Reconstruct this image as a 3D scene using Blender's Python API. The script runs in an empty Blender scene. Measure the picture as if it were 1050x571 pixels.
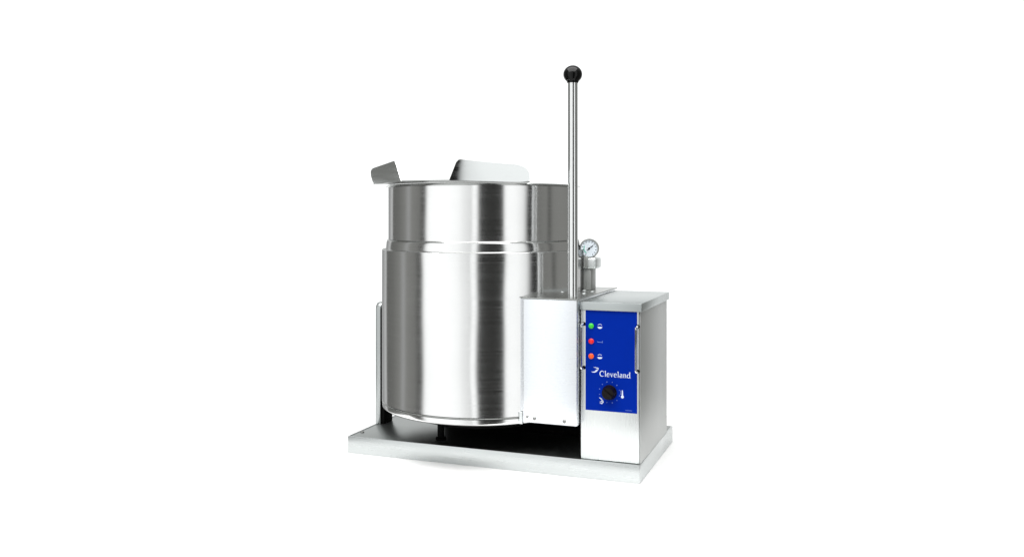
import bpy, bmesh, math, random
from mathutils import Vector, Matrix
random.seed(7)
R = math.radians
PI = math.pi
sc = bpy.context.scene
COL = sc.collection

# ------------------------------------------------------------------ camera
YAW = R(20.6)
cam_d = bpy.data.cameras.new('camera')
cam = bpy.data.objects.new('camera', cam_d)
COL.objects.link(cam)
cam.location = (1.2600, -2.0903, 0.638)
cam.rotation_euler = (R(90), 0, YAW)
cam_d.sensor_width = 36
cam_d.lens = 910 / 1050 * 36
cam_d.shift_y = -63.5 / 1050
cam_d.clip_start = 0.05
cam_d.clip_end = 200
sc.camera = cam
sc.view_settings.view_transform = 'Standard'
sc.view_settings.look = 'None'
sc.view_settings.exposure = 0
sc.view_settings.gamma = 1

# ------------------------------------------------------------------ world: made-up white, grey and black bands for the steel to mirror
world = bpy.data.worlds.new('World')
sc.world = world
world.use_nodes = True
wn, wl = world.node_tree.nodes, world.node_tree.links
wn.clear()


def wmath(op, a=None, b=None, c=None, clamp=False):
    n = wn.new('ShaderNodeMath')
    n.operation = op
    n.use_clamp = clamp
    for i, v in enumerate((a, b, c)):
        if v is None:
            continue
        if isinstance(v, (int, float)):
            n.inputs[i].default_value = v
        else:
            wl.new(v, n.inputs[i])
    return n.outputs[0]


tc = wn.new('ShaderNodeTexCoord')


def wdot(vec):
    n = wn.new('ShaderNodeVectorMath')
    n.operation = 'DOT_PRODUCT'
    n.inputs[1].default_value = vec
    wl.new(tc.outputs['Generated'], n.inputs[0])
    return n.outputs['Value']


# azimuth measured round the scene from the side the photographer stands on
lat = wdot((math.cos(YAW), math.sin(YAW), 0))
tow = wdot((math.sin(YAW), -math.cos(YAW), 0))
up = wdot((0, 0, 1))
az = wmath('ARCTAN2', lat, tow)
azn = wmath('MULTIPLY_ADD', az, 1 / (2 * PI), 0.5)
ramp = wn.new('ShaderNodeValToRGB')
wl.new(azn, ramp.inputs['Fac'])
STOPS = [(-137.5, 1.00), (-136, .17), (-118, .15), (-104, .19), (-97, .31), (-92, .19), (-79, .15),
         (-75, .06), (-70.5, .06), (-66.5, .95), (-42, .98), (-26, .90), (-20, .76), (-14, .68), (-12.5, .42), (-11, 1.0), (-6, 1.0),
         (-4, .03), (24, .018), (26, .95), (40, .90), (50, .74), (54, .36), (55.5, .01), (64, .01), (66, .13),
         (82, .18), (86, .07), (92, .18), (136, .22), (138, 1.0)]
cr = ramp.color_ramp
cr.interpolation = 'LINEAR'
while len(cr.elements) > 1:
    cr.elements.remove(cr.elements[-1])
for i, (a, v) in enumerate(STOPS):
    e = cr.elements[0] if i == 0 else cr.elements.new(a / 360 + .5)
    e.position = a / 360 + .5
    e.color = (v * .985, v, v * .995, 1) if v > .3 else (v, v * 1.01, v * .96, 1)
mr = wn.new('ShaderNodeMapRange')
mr.interpolation_type = 'SMOOTHSTEP'
mr.inputs['From Min'].default_value = .42
mr.inputs['From Max'].default_value = .62
wl.new(up, mr.inputs['Value'])
mx = wn.new('ShaderNodeMix')
mx.data_type = 'RGBA'
wl.new(mr.outputs['Result'], mx.inputs['Factor'])
wl.new(ramp.outputs['Color'], mx.inputs['A'])
mx.inputs['B'].default_value = (.42, .43, .43, 1)
bg = wn.new('ShaderNodeBackground')
bg.inputs['Strength'].default_value = 1.25
wl.new(mx.outputs['Result'], bg.inputs['Color'])
wo = wn.new('ShaderNodeOutputWorld')
wl.new(bg.outputs[0], wo.inputs[0])


def area(name, loc, target, size, power, col=(1, 1, 1)):
    d = bpy.data.lights.new(name, 'AREA')
    d.shape = 'RECTANGLE'
    d.size, d.size_y = size
    d.energy = power
    d.color = col
    o = bpy.data.objects.new(name, d)
    COL.objects.link(o)
    o.location = loc
    o.rotation_euler = (Vector(target) - Vector(loc)).to_track_quat('-Z', 'Y').to_euler()
    return o


area('added_overhead_fill', (.60, -.75, 2.6), (.45, .05, 0), (3.2, 2.6), 140, (1, .995, .98))  # added lamp to burn the tabletop white; no such source is visible


# ------------------------------------------------------------------ materials
def newmat(name):
    m = bpy.data.materials.new(name)
    m.use_nodes = True
    return m, m.node_tree.nodes, m.node_tree.links, m.node_tree.nodes['Principled BSDF']


def steel(name, base=(.80, .81, .81), rough=.2, brush=(1, 1, 1), aniso=0.0, var=.06, bump=.02, tangent=False,
          edge=1.0, wob=0.0, smudge=.06, coat=0):
    m, N, L, b = newmat(name)
    b.inputs['Metallic'].default_value = 1
    b.inputs['Specular Tint'].default_value = (edge, edge, edge, 1)
    b.inputs['Anisotropic'].default_value = aniso
    t = N.new('ShaderNodeTexCoord')
    mp = N.new('ShaderNodeMapping')
    mp.inputs['Scale'].default_value = brush
    L.new(t.outputs['Object'], mp.inputs['Vector'])
    n = N.new('ShaderNodeTexNoise')
    n.inputs['Scale'].default_value = 1
    n.inputs['Detail'].default_value = 4
    n.inputs['Roughness'].default_value = .65
    L.new(mp.outputs[0], n.inputs['Vector'])
    n2 = N.new('ShaderNodeTexNoise')
    n2.inputs['Scale'].default_value = 9
    n2.inputs['Detail'].default_value = 3
    L.new(t.outputs['Object'], n2.inputs['Vector'])
    mr = N.new('ShaderNodeMapRange')
    mr.inputs['From Min'].default_value = .3
    mr.inputs['From Max'].default_value = .7
    mr.inputs['To Min'].default_value = rough - var
    mr.inputs['To Max'].default_value = rough + var
    L.new(n.outputs['Fac'], mr.inputs['Value'])
    L.new(mr.outputs[0], b.inputs['Roughness'])
    # faint wear: streaks and smudges in the steel's own tone
    s = N.new('ShaderNodeMath')
    s.operation = 'ADD'
    L.new(n.outputs['Fac'], s.inputs[0])
    L.new(n2.outputs['Fac'], s.inputs[1])
    mc = N.new('ShaderNodeMapRange')
    mc.inputs['From Min'].default_value = .7
    mc.inputs['From Max'].default_value = 1.3
    mc.inputs['To Min'].default_value = 1 - smudge
    mc.inputs['To Max'].default_value = 1
    L.new(s.outputs[0], mc.inputs['Value'])
    vm = N.new('ShaderNodeVectorMath')
    vm.operation = 'SCALE'
    vm.inputs[0].default_value = base
    L.new(mc.outputs[0], vm.inputs['Scale'])
    L.new(vm.outputs[0], b.inputs['Base Color'])
    bu = N.new('ShaderNodeBump')
    bu.inputs['Strength'].default_value = bump
    bu.inputs['Distance'].default_value = .001
    L.new(n.outputs['Fac'], bu.inputs['Height'])
    last = bu
    if wob:
        n3 = N.new('ShaderNodeTexNoise')
        n3.inputs['Scale'].default_value = 3.2
        n3.inputs['Detail'].default_value = 1
        L.new(t.outputs['Object'], n3.inputs['Vector'])
        b2 = N.new('ShaderNodeBump')
        b2.inputs['Strength'].default_value = 1
        b2.inputs['Distance'].default_value = wob
        L.new(n3.outputs['Fac'], b2.inputs['Height'])
        L.new(bu.outputs[0], b2.inputs['Normal'])
        last = b2
    L.new(last.outputs[0], b.inputs['Normal'])
    if tangent:
        tg = N.new('ShaderNodeTangent')
        tg.direction_type = 'RADIAL'
        tg.axis = 'Z'
        L.new(tg.outputs[0], b.inputs['Tangent'])
    return m


def plain(name, col, rough=.4, metal=0, coat=0, spec=.5, var=.04, emis=None):
    m, N, L, b = newmat(name)
    b.inputs['Metallic'].default_value = metal
    b.inputs['Coat Weight'].default_value = coat
    b.inputs['Specular IOR Level'].default_value = spec
    t = N.new('ShaderNodeTexCoord')
    n = N.new('ShaderNodeTexNoise')
    n.inputs['Scale'].default_value = 60
    n.inputs['Detail'].default_value = 3
    L.new(t.outputs['Object'], n.inputs['Vector'])
    mr = N.new('ShaderNodeMapRange')
    mr.inputs['To Min'].default_value = rough - var
    mr.inputs['To Max'].default_value = rough + var
    L.new(n.outputs['Fac'], mr.inputs['Value'])
    L.new(mr.outputs[0], b.inputs['Roughness'])
    mc = N.new('ShaderNodeMapRange')
    mc.inputs['To Min'].default_value = .96
    mc.inputs['To Max'].default_value = 1.03
    L.new(n.outputs['Fac'], mc.inputs['Value'])
    vm = N.new('ShaderNodeVectorMath')
    vm.operation = 'SCALE'
    vm.inputs[0].default_value = col[:3]
    L.new(mc.outputs[0], vm.inputs['Scale'])
    L.new(vm.outputs[0], b.inputs['Base Color'])
    if emis:
        b.inputs['Emission Color'].default_value = (*col[:3], 1)
        b.inputs['Emission Strength'].default_value = emis
    return m


M = dict(
    kettle=steel('brushed_steel_round', (.88, .88, .88), .115, (3, 3, 420), aniso=.7, var=.03, bump=.012, tangent=True,
                 edge=.25, wob=.006, smudge=.05),
    rim=steel('polished_rim_steel', (.50, .51, .50), .22, (30, 30, 200), var=.03),
    post=steel('support_post_steel', (.44, .46, .46), .3, (10, 300, 10), smudge=.1),
    lip=steel('pouring_lip_steel', (.78, .80, .80), .11, (8, 8, 160), wob=.001, smudge=.03, bump=.006),
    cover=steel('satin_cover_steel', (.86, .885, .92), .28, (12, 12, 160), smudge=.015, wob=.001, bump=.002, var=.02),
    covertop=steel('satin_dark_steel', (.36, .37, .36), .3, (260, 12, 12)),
    housing=steel('satin_housing_steel', (.68, .70, .695), .3, (300, 300, 10), smudge=.03, bump=.008, wob=.001),
    side=steel('shaded_side_steel', (.54, .55, .545), .5, (300, 300, 8), smudge=.05),  # housing steel made darker: the side's shading is put into its colour
    lid=steel('lid_steel', (.46, .49, .49), .34, (14, 300, 14), smudge=.06),
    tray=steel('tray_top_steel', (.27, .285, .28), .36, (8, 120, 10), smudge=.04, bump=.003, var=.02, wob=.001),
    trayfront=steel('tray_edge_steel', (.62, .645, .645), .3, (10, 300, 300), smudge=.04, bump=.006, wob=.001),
    rod=steel('polished_rod_steel', (.80, .81, .81), .15, (60, 60, 10), var=.01, smudge=.02, bump=0),
    bracket=steel('bracket_steel', (.44, .45, .44), .5, (8, 8, 220)),
    bracketlight=steel('bracket_block_steel', (.82, .85, .85), .45, (8, 8, 220)),
    screw=steel('screw_steel', (.32, .32, .31), .3, (90, 90, 90)),
    dark=plain('black_parts_and_shade', (.004, .004, .004), .7, spec=.05),  # near-black for small dark parts; also paints shade under bowl and in gaps
    black=plain('black_phenolic', (.003, .003, .003), .14, coat=0, spec=.22, var=.02),
    knob=plain('black_knob_plastic', (.005, .003, .004), .3, spec=.15),
    blue=plain('blue_label_film', (.0, .019, .29), .55, spec=.03),
    white=plain('white_print', (.66, .72, .86), .5, spec=.2),
    faint=plain('pale_blue_print', (.14, .22, .58), .5, spec=.2),
    green=plain('green_lens', (.03, .50, .03), .3, emis=.1),
    red=plain('red_lens', (.72, .01, .015), .3, emis=.1),
    orange=plain('orange_lens', (.85, .09, .01), .3, emis=.1),
    dial=plain('gauge_dial_paint', (.78, .85, .92), .5),
    teal=plain('green_dial_print', (.10, .50, .36), .5),
    glasswhite=plain('white_table_laminate', (.90, .90, .90), .55, spec=.1),
)


# ------------------------------------------------------------------ mesh helpers
def obj(name, bm, mat, parent=None, smooth=35, recalc=True):
    me = bpy.data.meshes.new(name)
    if recalc:
        bmesh.ops.recalc_face_normals(bm, faces=bm.faces)
    bm.to_mesh(me)
    bm.free()
    me.materials.append(mat)
    if smooth:
        for p in me.polygons:
            p.use_smooth = True
        try:
            me.set_sharp_from_angle(angle=R(smooth))
        except Exception:
            pass
    o = bpy.data.objects.new(name, me)
    COL.objects.link(o)
    if parent:
        o.parent = parent
    return o


def box(bm, x0, x1, y0, y1, z0, z1, bev=.0015, seg=2):
    t = bmesh.new()
    bmesh.ops.create_cube(t, size=1)
    for v in t.verts:
        v.co = Vector((x0 + (v.co.x + .5) * (x1 - x0), y0 + (v.co.y + .5) * (y1 - y0), z0 + (v.co.z + .5) * (z1 - z0)))
    if bev:
        bmesh.ops.bevel(t, geom=list(t.edges), offset=bev, segments=seg, profile=.5, affect='EDGES')
    merge(bm, t)
    return bm


def merge(bm, t, mat=None):
    if mat is not None:
        t.transform(mat)
    me = bpy.data.meshes.new('tmp')
    t.to_mesh(me)
    t.free()
    bm.from_mesh(me)
    bpy.data.meshes.remove(me)


def lathe(bm, prof, seg=64, mat=None, closed=False):
    t = bmesh.new()
    rings = []
    for r, z in prof:
        if r < 1e-6:
            rings.append([t.verts.new((0, 0, z))])
        else:
            rings.append([t.verts.new((r * math.cos(2 * PI * i / seg), r * math.sin(2 * PI * i / seg), z)) for i in range(seg)])
    pairs = list(zip(rings, rings[1:]))
    if closed:
        pairs.append((rings[-1], rings[0]))
    for a, b in pairs:
        for i in range(seg):
            j = (i + 1) % seg
            if len(a) == 1 and len(b) == 1:
                continue
            if len(a) == 1:
                t.faces.new((a[0], b[j], b[i]))
            elif len(b) == 1:
                t.faces.new((a[i], a[j], b[0]))
            else:
                t.faces.new((a[i], a[j], b[j], b[i]))
    bmesh.ops.recalc_face_normals(t, faces=t.faces)
    merge(bm, t, mat)
    return bm


def tube(bm, pts, r, seg=12):
    pts = [Vector(p) for p in pts]
    t = bmesh.new()
    rings = []
    for i, p in enumerate(pts):
        d = (pts[min(i + 1, len(pts) - 1)] - pts[max(i - 1, 0)]).normalized()
        a = d.cross(Vector((.31, .17, .93)) if abs(d.z) < .9 else Vector((1, 0, 0))).normalized()
        b = d.cross(a)
        rings.append([t.verts.new(p + r * (math.cos(2 * PI * k / seg) * a + math.sin(2 * PI * k / seg) * b)) for k in range(seg)])
    for a, b in zip(rings, rings[1:]):
        for k in range(seg):
            t.faces.new((a[k], a[(k + 1) % seg], b[(k + 1) % seg], b[k]))
    t.faces.new(rings[0])
    t.faces.new(rings[-1])
    bmesh.ops.recalc_face_normals(t, faces=t.faces)
    merge(bm, t)
    return bm


def prism(bm, poly, y0, y1, bev=0):
    """polygon in X-Z, extruded from y0 to y1"""
    t = bmesh.new()
    a = [t.verts.new((x, y0, z)) for x, z in poly]
    b = [t.verts.new((x, y1, z)) for x, z in poly]
    n = len(poly)
    t.faces.new(a)
    t.faces.new(b)
    for i in range(n):
        t.faces.new((a[i], a[(i + 1) % n], b[(i + 1) % n], b[i]))
    bmesh.ops.recalc_face_normals(t, faces=t.faces)
    if bev:
        bmesh.ops.bevel(t, geom=list(t.edges), offset=bev, segments=2, profile=.5, affect='EDGES')
    merge(bm, t)
    return bm


def ribbon(bm, pts, w, y0, y1):
    """stroke of varying width lying on a vertical X-Z face"""
    if not isinstance(w, (list, tuple)):
        w = [w] * len(pts)
    L_, R_ = [], []
    for i, p in enumerate(pts):
        a, b = pts[max(i - 1, 0)], pts[min(i + 1, len(pts) - 1)]
        dx, dz = b[0] - a[0], b[1] - a[1]
        l = math.hypot(dx, dz) or 1
        nx, nz = -dz / l * w[i] / 2, dx / l * w[i] / 2
        L_.append((p[0] + nx, p[1] + nz))
        R_.append((p[0] - nx, p[1] - nz))
    t = bmesh.new()
    vs = [[t.verts.new((x, y, z)) for x, z in side] for y in (y0, y1) for side in (L_, R_)]
    a, b, c, d = vs
    for i in range(len(pts) - 1):
        t.faces.new((a[i], a[i + 1], b[i + 1], b[i]))
        t.faces.new((c[i], c[i + 1], d[i + 1], d[i]))
        t.faces.new((a[i], a[i + 1], c[i + 1], c[i]))
        t.faces.new((b[i], b[i + 1], d[i + 1], d[i]))
    for i in (0, -1):
        t.faces.new((a[i], b[i], d[i], c[i]))
    bmesh.ops.recalc_face_normals(t, faces=t.faces)
    merge(bm, t)


def disc_front(bm, x, z, r, y0, y1, seg=24, dome=0):
    """short round button whose axis is Y; y0 is the face towards the viewer"""
    prof = [(0, 0), (r, 0), (r, -(y1 - y0) * .6), (r * .8, -(y1 - y0) * .9), (0, -(y1 - y0) - dome)]
    m = Matrix.Translation((x, y1, z)) @ Matrix.Rotation(R(-90), 4, 'X')
    lathe(bm, prof, seg, m)


def screw_bm(x, y, z, r=.0045, axis='Y'):
    bm = bmesh.new()
    prof = [(0, -.002), (r, -.002), (r, .0012), (r * .7, .0024), (r * .25, .0026), (r * .25, .0015), (0, .0015)]
    rot = Matrix.Rotation(R(90), 4, 'X') if axis == 'Y' else Matrix.Identity(4)
    lathe(bm, prof, 16, Matrix.Translation((x, y, z)) @ rot)
    return bm


def arc(cx, cz, rx, rz, a0, a1, n=12):
    return [(cx + rx * math.cos(R(a0 + (a1 - a0) * i / n)), cz + rz * math.sin(R(a0 + (a1 - a0) * i / n))) for i in range(n + 1)]


# ------------------------------------------------------------------ setting
bm = bmesh.new()
# slab with a long chamfer under its edge
tt = bmesh.new()
ringv = []
for inset, z in ((0, 0), (0, -.0015), (.14, -.02)):
    ringv.append([tt.verts.new((x + sxx * -inset, y + syy * -inset, z)) for x, y, sxx, syy in
                  ((-.26, -.26, -1, -1), (1.06, -.26, 1, -1), (1.06, .75, 1, 1), (-.26, .75, -1, 1))])
tt.faces.new(ringv[0])
tt.faces.new(ringv[2])
for p_, q_ in zip(ringv, ringv[1:]):
    for i in range(4):
        tt.faces.new((p_[i], p_[(i + 1) % 4], q_[(i + 1) % 4], q_[i]))
merge(bm, tt)
o = obj('tabletop', bm, M['glasswhite'])
o['kind'] = 'structure'

# ------------------------------------------------------------------ the kettle machine
root = bpy.data.objects.new('tilting_kettle', None)
COL.objects.link(root)
root.location = (0, 0, 0)
root['label'] = 'stainless steel tilting kettle with blue control panel and tall black-knobbed lever'
root['category'] = 'kettle'

TZ = .0445
# base tray: shallow inverted pan with folded edges
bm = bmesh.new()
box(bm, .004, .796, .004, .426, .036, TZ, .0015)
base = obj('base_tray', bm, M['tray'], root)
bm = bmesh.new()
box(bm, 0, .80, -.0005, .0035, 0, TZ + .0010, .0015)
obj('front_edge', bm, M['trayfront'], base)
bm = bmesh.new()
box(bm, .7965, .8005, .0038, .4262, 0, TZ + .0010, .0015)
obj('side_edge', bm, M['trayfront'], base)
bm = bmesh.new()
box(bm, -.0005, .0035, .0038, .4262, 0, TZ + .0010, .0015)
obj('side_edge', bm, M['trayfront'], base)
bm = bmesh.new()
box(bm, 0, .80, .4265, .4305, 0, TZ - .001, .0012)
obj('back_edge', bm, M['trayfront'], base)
for x, y in ((.0135, .053), (.0135, .40), (.45, .40)):
    obj('screw', screw_bm(x, y, TZ + .0005, .0055, 'Z'), M['screw'], base)

# support post with trunnion
bm = bmesh.new()
t = bmesh.new()
H0, H1 = TZ, .392
poly = [(.155, H0), (.213, H0), (.213, H1 - .022)] + [(.213 - .018 + .018 * math.cos(R(a)), H1 - .018 + .018 * math.sin(R(a))) for a in (0, 30, 60, 90)] + \
       [(.155 + .018 + .018 * math.cos(R(a)), H1 - .018 + .018 * math.sin(R(a))) for a in (90, 120, 150, 180)]
a_ = [t.verts.new((-.002, y, z)) for y, z in poly]
b_ = [t.verts.new((.0135, y, z)) for y, z in poly]
t.faces.new(a_)
t.faces.new(b_)
for i in range(len(poly)):
    t.faces.new((a_[i], a_[(i + 1) % len(poly)], b_[(i + 1) % len(poly)], b_[i]))
bmesh.ops.recalc_face_normals(t, faces=t.faces)
bmesh.ops.bevel(t, geom=list(t.edges), offset=.0012, segments=2, profile=.5, affect='EDGES')
merge(bm, t)
post = obj('support_post', bm, M['post'], root)
bm = bmesh.new()
box(bm, .014, .024, .160, .208, TZ, .375, .001)
obj('inner_channel', bm, M['dark'], post)  # inner side of the post, its shade painted as near-black
bm = bmesh.new()
lathe(bm, [(0, 0), (.016, 0), (.016, .03), (0, .03)], 24, Matrix.Translation((.018, .185, .355)) @ Matrix.Rotation(R(90), 4, 'Y'))
obj('trunnion_pin', bm, M['screw'], post)

# kettle body
KX, KY = .3135, .200
KM = Matrix.Translation((KX, KY, 0))
Rl, Ru = .280, .2625
bm = bmesh.new()
outer = [(0, .113), (.10, .113), (.20, .1132), (.262, .1150), (.272, .1178), (.2768, .1200), (.2786, .1222), (.2791, .1250),
         (.2790, .1340), (.2765, .1350), (.2765, .1385), (.2798, .1395),
         (.2800, .20), (.2800, .28), (.2800, .36), (.2800, .44), (.2800, .50), (.2800, .5470), (.2797, .5474), (.2790, .5476),
         (.2698, .5480), (.2692, .5490), (.2690, .5520), (.2684, .5600), (.2676, .5680)]
outer += [(.2665, .5720), (.2650, .5745), (.2628, .5752), (.2625, .5770)]
outer += [(.2625, .60), (.2625, .64), (.2625, .68), (.2625, .7158)]
inner = [(.2540, .7158), (.2540, .60), (.2540, .40), (.2540, .22), (.246, .175), (.215, .148), (.14, .135), (0, .132)]
lathe(bm, outer + inner, 160)
body = obj('kettle_bowl', bm, M['kettle'], root, smooth=28)
body.location = (KX, KY, 0)

bm = bmesh.new()
ring = [(.2535, .7160), (.2535, .7210), (.2550, .7225), (.2665, .7225), (.2690, .7216), (.2700, .7198), (.2690, .7180), (.2655, .7172), (.2632, .7160)]
lathe(bm, ring, 160, closed=True)
obj('rim', bm, M['rim'], body)
# welded seams
for nm, r, z, w in (('seam_ring', .2782, .1368, .0016), ('seam_ring', .2660, .5730, .0015), ('seam_ring', .2786, .5479, .0011)):
    bm = bmesh.new()
    lathe(bm, [(r + w * math.cos(R(a)), z + w * math.sin(R(a))) for a in range(0, 360, 45)], 160, closed=True)
    obj(nm, bm, M['covertop'], body)

# pouring lip: floor and two flared wings
LA, LB = Vector((.065, -.367, 0)), Vector((.219, -.228, -.0025))      # wing foot: tip end, bowl end
LC, LD = Vector((.084, -.362, .0500)), Vector((.222, -.246, .0365))   # wing top: tip end, bowl end
LZ = .7240


def foot(f, A=None, B=None, bulge=.007):
    A, B = A or LA, B or LB
    o_ = Vector((B.y - A.y, -(B.x - A.x), 0)).normalized() * -1
    mid = A * .66 + B * .34 + o_ * bulge * 2
    return (1 - f) ** 2 * A + 2 * f * (1 - f) * mid + f * f * B


n = 12
edge = [foot(1 - i / n) for i in range(n)] + [LA.copy()]
outl = [(p.x, p.y) for p in edge] + [(LA.x * (1 - 2 * i / 10), LA.y - .004 * (1 - (1 - 2 * i / 10) ** 2)) for i in range(1, 10)] + [(-p.x, p.y) for p in [LA.copy()] + [foot(i / n, bulge=.0005) for i in range(1, n + 1)]]
m_ = len(outl)
ea = math.atan2(LB.x, -LB.y) + .06
circ = [(.2665 * math.sin(ea * (1 - 2 * i / (m_ - 1))), -.2665 * math.cos(ea * (1 - 2 * i / (m_ - 1)))) for i in range(m_)]
t = bmesh.new()
K = 5
gt, gb = [], []
for k in range(K + 1):
    f = k / K
    row = [((1 - f) * c[0] + f * p[0], (1 - f) * c[1] + f * p[1]) for c, p in zip(circ, outl)]
    gt.append([t.verts.new((x, y, LZ + .0012)) for x, y in row])
    gb.append([t.verts.new((x, y, LZ - .0010)) for x, y in row])
for g in (gt, gb):
    for k in range(K):
        for i in range(m_ - 1):
            t.faces.new((g[k][i], g[k][i + 1], g[k + 1][i + 1], g[k + 1][i]))
for k in (0, K):
    for i in range(m_ - 1):
        t.faces.new((gt[k][i], gt[k][i + 1], gb[k][i + 1], gb[k][i]))
for i in (0, m_ - 1):
    for k in range(K):
        t.faces.new((gt[k][i], gt[k + 1][i], gb[k + 1][i], gb[k][i]))
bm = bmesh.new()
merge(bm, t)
lip = obj('pouring_lip', bm, M['covertop'], body)  # floor in darker steel: underside shadow painted into its colour


def wing(s):
    """s=+1 right, -1 left; grid along the lip edge and up the flare"""
    nu, nv = 40, 12
    t = bmesh.new()
    vs = []
    for i in range(nu + 1):
        f = i / nu
        lo = foot(f, bulge=.007 if s > 0 else .0005)
        hi = foot(f, LC, LD, .0065 if s > 0 else .0005)
        lowcut = topcut = 0
        if f > .86:
            q = (f - .86) / .14
            topcut = .42 * (1 - math.sqrt(max(0, 1 - q * q)))
            lowcut = .16 * (1 - math.sqrt(max(0, 1 - q * q)))
        if f < .07:
            q = (.07 - f) / .07
            topcut = .16 * (1 - math.sqrt(max(0, 1 - q * q)))
        row = []
        for j in range(nv + 1):
            v = lowcut + (1 - topcut - lowcut) * j / nv
            q = lo.lerp(hi, v)
            row.append(t.verts.new((s * q.x, q.y, LZ + .0004 + q.z)))
        vs.append(row)
    for i in range(nu):
        for j in range(nv):
            t.faces.new((vs[i][j], vs[i + 1][j], vs[i + 1][j + 1], vs[i][j + 1]))
    bmesh.ops.recalc_face_normals(t, faces=t.faces)
    bmesh.ops.solidify(t, geom=list(t.faces), thickness=.0022)
    bm = bmesh.new()
    merge(bm, t)
    return bm


for s in (1, -1):
    obj('lip_wing', wing(s), M['lip'], body, smooth=40)

# stub under the bowl
bm = bmesh.new()
lathe(bm, [(0, .046), (.014, .046), (.014, .052), (.009, .054), (.009, .108), (0, .108)], 20, Matrix.Translation((-.06, -.15, 0)))
obj('drain_stub', bm, M['dark'], body)

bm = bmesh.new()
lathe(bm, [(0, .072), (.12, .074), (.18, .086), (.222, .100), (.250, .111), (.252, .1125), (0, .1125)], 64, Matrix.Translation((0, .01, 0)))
obj('under_bowl_shade', bm, M['dark'], body)  # made-up dark cone, added to blacken the tray under the bowl
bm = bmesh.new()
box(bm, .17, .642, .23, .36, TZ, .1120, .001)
obj('tray_shade_box', bm, M['dark'], root)  # made-up box, hides the bright background so the tray mirrors black

# trunnion cover (white-looking satin box against the bowl)
CX0, CX1, CY0, CY1, CZ0, CZ1 = .5085, .6485, -.014, .365, .1275, .4370
bm = bmesh.new()
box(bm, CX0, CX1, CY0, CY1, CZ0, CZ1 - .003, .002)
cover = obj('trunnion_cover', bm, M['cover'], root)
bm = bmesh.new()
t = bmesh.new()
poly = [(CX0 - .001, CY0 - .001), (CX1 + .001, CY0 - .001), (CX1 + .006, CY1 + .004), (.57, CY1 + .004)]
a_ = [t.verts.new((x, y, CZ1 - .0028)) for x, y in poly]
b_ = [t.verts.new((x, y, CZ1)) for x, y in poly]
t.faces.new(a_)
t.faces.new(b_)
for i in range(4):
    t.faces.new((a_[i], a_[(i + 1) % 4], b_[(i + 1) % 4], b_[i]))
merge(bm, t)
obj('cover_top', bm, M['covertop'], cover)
for x, z, r in ((.520, .1415, .0030), (.539, .1385, .0042), (.6165, .1375, .0045)):
    obj('screw', screw_bm(x, CY0, z, r), M['screw'], cover)
bm = bmesh.new()
box(bm, .4985, .508, -.015, -.006, .122, .152, .0015)
obj('corner_clip', bm, M['bracketlight'], cover)
bm = bmesh.new()
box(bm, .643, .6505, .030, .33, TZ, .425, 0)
obj('gap_shade', bm, M['dark'], cover)  # dark strip painting the shade between cover and housing
obj('screw', screw_bm(.646, .028, .150, .004), M['bracketlight'], cover)
for x, y in ((.625, .13), (.628, .20), (.600, .22)):
    obj('screw', screw_bm(x, y, CZ1 + .0005, .005, 'Z'), M['bracketlight'], cover)

# lever
LX, LY = .6245, .030
bm = bmesh.new()
lathe(bm, [(0, CZ1 - .001), (.0128, CZ1 - .001), (.0128, .60), (.0128, .80), (.0128, .978), (0, .978)], 40, Matrix.Translation((0, 0, 0)))
lever = obj('tilt_lever', bm, M['rod'], root)
lever.location = (LX, LY, 0)
bm = bmesh.new()
rb = .0238
prof = [(0, .989 - rb * .93), (.0135, .989 - rb * .83)]
prof += [(rb * math.cos(R(a)), .991 + rb * .94 * math.sin(R(a))) for a in range(-50, 90, 8)] + [(0, .991 + rb * .94)]
lathe(bm, prof, 48)
obj('ball_knob', bm, M['black'], lever)

# gauge and its bracket
bm = bmesh.new()
box(bm, .572, .608, .260, .310, CZ1, .4942, .002)
br = obj('gauge_bracket', bm, M['bracket'], root)
bm = bmesh.new()
box(bm, .560, .6235, .252, .312, .4947, .526, .006, 3)
obj('valve_block', bm, M['bracketlight'], br)
bm = bmesh.new()
box(bm, .590, .602, .2485, .2515, .497, .530, .001)
obj('stem_plate', bm, M['bracket'], br)
gz = .5505
bm = bmesh.new()
GM = Matrix.Translation((.6025, .262, gz)) @ Matrix.Rotation(R(9), 4, 'Z') @ Matrix.Rotation(R(90), 4, 'X') @ Matrix.Scale(1.06, 4)
lathe(bm, [(0, -.022), (.020, -.022), (.0245, -.018), (.0255, .006), (.0245, .0085), (.0220, .0085), (.0215, .0045), (0, .0045)], 48, GM)
gauge = obj('pressure_gauge', bm, M['rim'], root)
bm = bmesh.new()
lathe(bm, [(0, .0047), (.0213, .0047), (.0213, .0056), (0, .0056)], 40, GM)
obj('dial', bm, M['dial'], gauge)
bm = bmesh.new()
t = bmesh.new()
for a in range(-60, 241, 25):
    ca, sa = math.cos(R(a)), math.sin(R(a))
    for r0, r1, w in ((.0155, .0195, .0011),):
        vs = [t.verts.new((r * ca - s * w / 2 * sa, r * sa + s * w / 2 * ca, .0060)) for r, s in ((r0, -1), (r1, -1), (r1, 1), (r0, 1))]
        t.faces.new(vs)
merge(bm, t, GM)
obj('dial_marks', bm, M['dark'], gauge, smooth=0, recalc=False)
bm = bmesh.new()
t = bmesh.new()
for a0 in range(150, 240, 10):
    vs = [t.verts.new((r * math.cos(R(a)), r * math.sin(R(a)), .0059)) for r, a in ((.0125, a0), (.0145, a0), (.0145, a0 + 10), (.0125, a0 + 10))]
    t.faces.new(vs)
merge(bm, t, GM)
obj('dial_arc', bm, M['teal'], gauge, smooth=0, recalc=False)
bm = bmesh.new()
t = bmesh.new()
bmesh.ops.create_cube(t, size=1)
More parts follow.
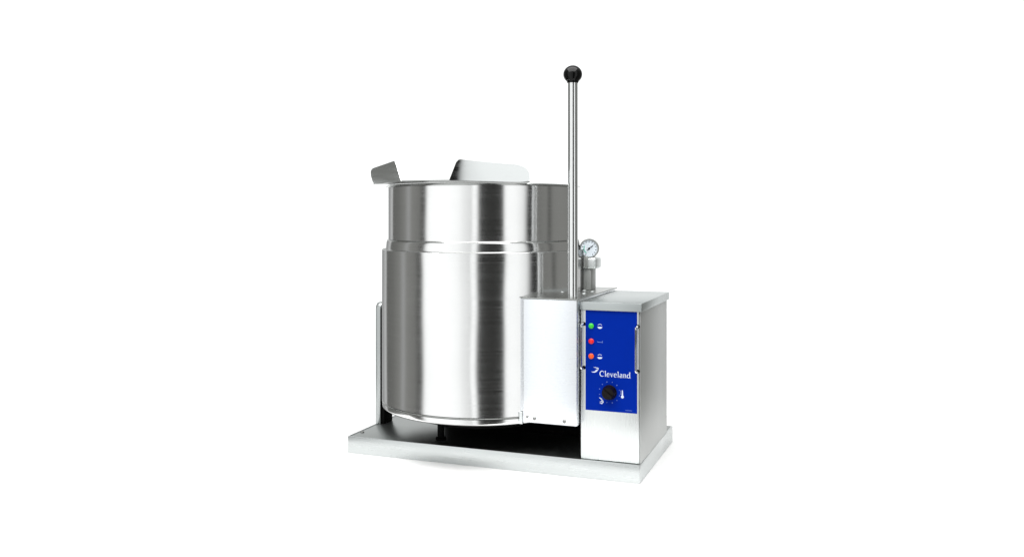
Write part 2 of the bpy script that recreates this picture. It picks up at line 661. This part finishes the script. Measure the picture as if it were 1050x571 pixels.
t.transform(Matrix.Rotation(R(38), 4, 'Z') @ Matrix.Translation((.003, 0, .0072)) @ Matrix.Diagonal((.020, .0016, .0008, 1)))
merge(bm, t, GM)
lathe(bm, [(0, .006), (.0024, .006), (.002, .0085), (0, .0085)], 16, GM)
obj('needle', bm, M['dark'], gauge)
bm = bmesh.new()
lathe(bm, [(0, 0), (.006, 0), (.006, .028), (0, .028)], 8, Matrix.Translation((.572, .270, gz + .002)) @ Matrix.Rotation(R(90), 4, 'Y'))
obj('pipe_fitting', bm, M['dark'], gauge)

# control box
BX0, BX1, BY0, BY1 = .6520, .7975, .006, .345
BZ1 = .412
bm = bmesh.new()
box(bm, BX0, BX1, BY0, BY1, TZ + .0005, BZ1, .002)
hous = obj('control_housing', bm, M['housing'], root)
bm = bmesh.new()
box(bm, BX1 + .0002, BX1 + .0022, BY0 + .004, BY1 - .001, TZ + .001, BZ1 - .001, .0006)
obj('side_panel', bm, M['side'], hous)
bm = bmesh.new()
box(bm, BX0 - .0015, .8055, .0000, .350, .4098, .4305, .002)
obj('housing_lid', bm, M['lid'], hous)
bm = bmesh.new()
box(bm, BX1 - .004, BX1 + .0005, BY1 + .0005, BY1 + .008, .15, .19, .001)
obj('side_latch', bm, M['dark'], hous)

# blue control panel
LY0 = BY0 - .0012
PX0, PX1, PZ0, PZ1 = .6645, .7925, .1660, .4092
bm = bmesh.new()
box(bm, PX0, PX1, LY0, BY0 + .001, PZ0, PZ1, .0003, 1)
panel = obj('control_panel', bm, M['blue'], root)
YF = LY0 - .0006
for z, c, lab in ((.3714, 'green', 'green indicator light'), (.3341, 'red', 'red indicator light'), (.2977, 'orange', 'orange indicator light')):
    bm = bmesh.new()
    disc_front(bm, .6792, z, .0066, LY0 - .0035, LY0 + .0005, dome=.001)
    o = obj('indicator_light', bm, M[c], panel)
    o['label'] = lab
# printed symbols beside the lights
for z in (.3700, .2965):
    bm = bmesh.new()
    prism(bm, arc(.7008, z, .0060, .0045, 180, 360, 10), YF, LY0 + .0003)
    ribbon(bm, arc(.7008, z + .0030, .0048, .0034, 15, 165, 8), .0010, YF, LY0 + .0003)
    obj('pot_symbol', bm, M['white'], panel, smooth=0)
bm = bmesh.new()
ribbon(bm, [(.694, .3345), (.6965, .3325), (.699, .3330), (.7015, .3325), (.704, .3330), (.7075, .3325)], .0012, YF, LY0 + .0003)
ribbon(bm, [(.7075, .3362), (.7075, .3310)], .0010, YF, LY0 + .0003)
obj('element_symbol', bm, M['faint'], panel, smooth=0)

# swoosh mark and name
bm = bmesh.new()
ribbon(bm, [(.6800, .2600), (.6835, .2592), (.6880, .2598), (.6925, .2625), (.6955, .2660), (.6975, .2690)],
       [.0006, .0018, .0028, .0030, .0026, .0012], YF, LY0 + .0003)
ribbon(bm, [(.6850, .2708), (.6885, .2712), (.6925, .2700), (.6975, .2690)], [.0005, .0012, .0018, .0024], YF, LY0 + .0003)
ribbon(bm, [(.6890, .2640), (.6935, .2660), (.6985, .2665)], [.0004, .0012, .0004], YF, LY0 + .0003)
obj('swoosh_mark', bm, M['white'], panel, smooth=0)

TH, TN = .16, .07      # thick and thin stroke


def glyph(ch):
    """strokes in cap-height units, returns (advance, [(pts, widths)])"""
    S = []
    xh = .66

    def stem(x, z0, z1, foot=True, head=True):
        S.append(([(x, z0), (x, z1)], TH))
        if foot:
            S.append(([(x - .15, z0 + .03), (x + .15, z0 + .03)], .06))
        if head:
            S.append(([(x - .17, z1 - .09), (x - .02, z1 - .03)], .08))
    if ch == 'C':
        p = arc(.50, .5, .42, .47, 48, 312, 22)
        S.append((p, [TN + (TH + .03 - TN) * max(0, math.sin(PI * i / 22)) ** .8 for i in range(23)]))
        S.append(([(.79, .66), (.79, .95)], .07))
        return .92, S
    if ch == 'l':
        stem(.20, 0, 1.06)
        return .40, S
    if ch == 'd':
        p = arc(.33, xh / 2, .24, .31, 40, 320, 18)
        S.append((p, [TN + (TH - TN) * max(0, math.sin(PI * i / 18)) for i in range(19)]))
        stem(.58, 0, 1.06, foot=False)
        S.append(([(.58, .03), (.74, .03)], .06))
        return .78, S
    if ch == 'e':
        p = arc(.33, xh / 2, .25, .31, 10, 318, 20)
        S.append((p, [TN + (TH - TN) * max(0, math.sin(PI * i / 20)) for i in range(21)]))
        S.append(([(.13, xh * .56), (.56, xh * .56)], .07))
        return .66, S
    if ch == 'v':
        S.append(([(.10, xh), (.34, 0)], TH))
        S.append(([(.34, 0), (.56, xh)], TN))
        S.append(([(0, xh - .03), (.24, xh - .03)], .06))
        S.append(([(.44, xh - .03), (.66, xh - .03)], .06))
        return .68, S
    if ch == 'a':
        p = arc(.29, .19, .19, .17, 20, 340, 14)
        S.append((p, [TN + (TH - TN) * max(0, math.sin(PI * i / 14)) for i in range(15)]))
        S.append((arc(.30, xh - .17, .19, .15, 150, 0, 8) + [(.49, .06), (.60, .03)], [.10, .08, .08, .09, .10, .12, .14, TH, TH, TH, .07]))
        return .64, S
    if ch == 'n':
        stem(.20, 0, xh)
        S.append((arc(.385, xh - .20, .185, .17, 175, 0, 8) + [(.57, 0)], [TN, TN, TN, .09, .11, .13, .15, TH, TH, TH]))
        S.append(([(.42, .03), (.72, .03)], .06))
        return .74, S
    return .5, S


bm = bmesh.new()
word = 'Cleveland'
adv = sum(glyph(c)[0] for c in word)
W_, H_ = .0775, .0135
sx = W_ / adv
x = .7000
for c in word:
    a_, S = glyph(c)
    for p, w in S:
        if not isinstance(w, list):
            w = [w] * len(p)
        ribbon(bm, [(x + q[0] * sx, .2500 + q[1] * H_) for q in p], [v * sx * .82 for v in w], YF, LY0 + .0003)
    x += a_ * sx
obj('name_lettering', bm, M['white'], panel, smooth=0)

# thermostat knob with scale
KXc, KZc = .7250, .2128
bm = bmesh.new()
prof = [(0, 0), (.0180, 0), (.0180, .004), (.0165, .006), (.0150, .018), (.0140, .020), (0, .0205)]
lathe(bm, prof, 48, Matrix.Translation((KXc, LY0, KZc)) @ Matrix.Rotation(R(90), 4, 'X'))
t = bmesh.new()
bmesh.ops.create_cube(t, size=1)
bmesh.ops.bevel(t, geom=list(t.edges), offset=.08, segments=2, affect='EDGES', profile=.5)
merge(bm, t, Matrix.Translation((KXc, LY0 - .0215, KZc)) @ Matrix.Rotation(R(35), 4, 'Y') @ Matrix.Diagonal((.026, .006, .006, 1)))
knob = obj('thermostat_knob', bm, M['knob'], panel)
bm = bmesh.new()
for i, a in enumerate(range(-75, 256, 30)):
    ca, sa = math.cos(R(a)), math.sin(R(a))
    r0 = .0245
    w = .0014 if i % 2 else .0020
    ribbon(bm, [(KXc + r0 * ca, KZc + r0 * sa), (KXc + (r0 + .0022) * ca, KZc + (r0 + .0022) * sa)], w, YF, LY0 + .0003)
obj('knob_scale', bm, M['faint'], panel, smooth=0)
bm = bmesh.new()
ribbon(bm, [(.7568, .2065), (.7568, .2200)], [.0034, .0018], YF, LY0 + .0003)
prism(bm, arc(.7568, .2040, .0036, .0036, 0, 345, 14), YF - .0001, LY0 + .0003)
for k in range(3):
    ribbon(bm, [(.7520, .2100 + .004 * k), (.7542, .2100 + .004 * k)], .0007, YF, LY0 + .0003)
obj('thermometer_symbol', bm, M['white'], panel, smooth=0)
bm = bmesh.new()
ribbon(bm, [(.6995, .1985), (.7040, .1955), (.7075, .1925), (.7060, .1895), (.7010, .1880)], [.0014, .0026, .0030, .0024, .0012], YF, LY0 + .0003)
ribbon(bm, [(.7075, .1925), (.7095, .1885), (.7060, .1845), (.7010, .1850)], [.0012, .0024, .0024, .0010], YF, LY0 + .0003)
obj('heat_symbol', bm, M['white'], panel, smooth=0)
bm = bmesh.new()
xx = .7640
for k in range(7):
    wdt = random.uniform(.0012, .0026)
    ribbon(bm, [(xx, .1722), (xx + wdt, .1722)], .0013, YF, LY0 + .0003)
    xx += wdt + .0008
obj('small_print', bm, M['faint'], panel, smooth=0)

# wire guards either side of the panel
for hx, zt, zb in ((.6600, .3755, .2685), (.8010, .3745, .2672)):
    bm = bmesh.new()
    yy = BY0
    p_ = .024
    x_in = hx if hx < .7 else .7945
    tube(bm, [(x_in, yy, zt), (x_in, yy - p_ + .005, zt), (x_in, yy - p_ + .0015, zt - .0015), (x_in, yy - p_, zt - .005),
              (x_in, yy - p_, (zt + zb) / 2), (x_in, yy - p_, zb + .005), (x_in, yy - p_ + .0015, zb + .0015), (x_in, yy - p_ + .005, zb), (x_in, yy, zb)],
         .0026, 10)
    g = obj('panel_guard', bm, M['rod'], root)
    for z in (zt, zb):
        obj('screw', screw_bm(x_in, yy - .0012, z, .0045), M['dark'], g)
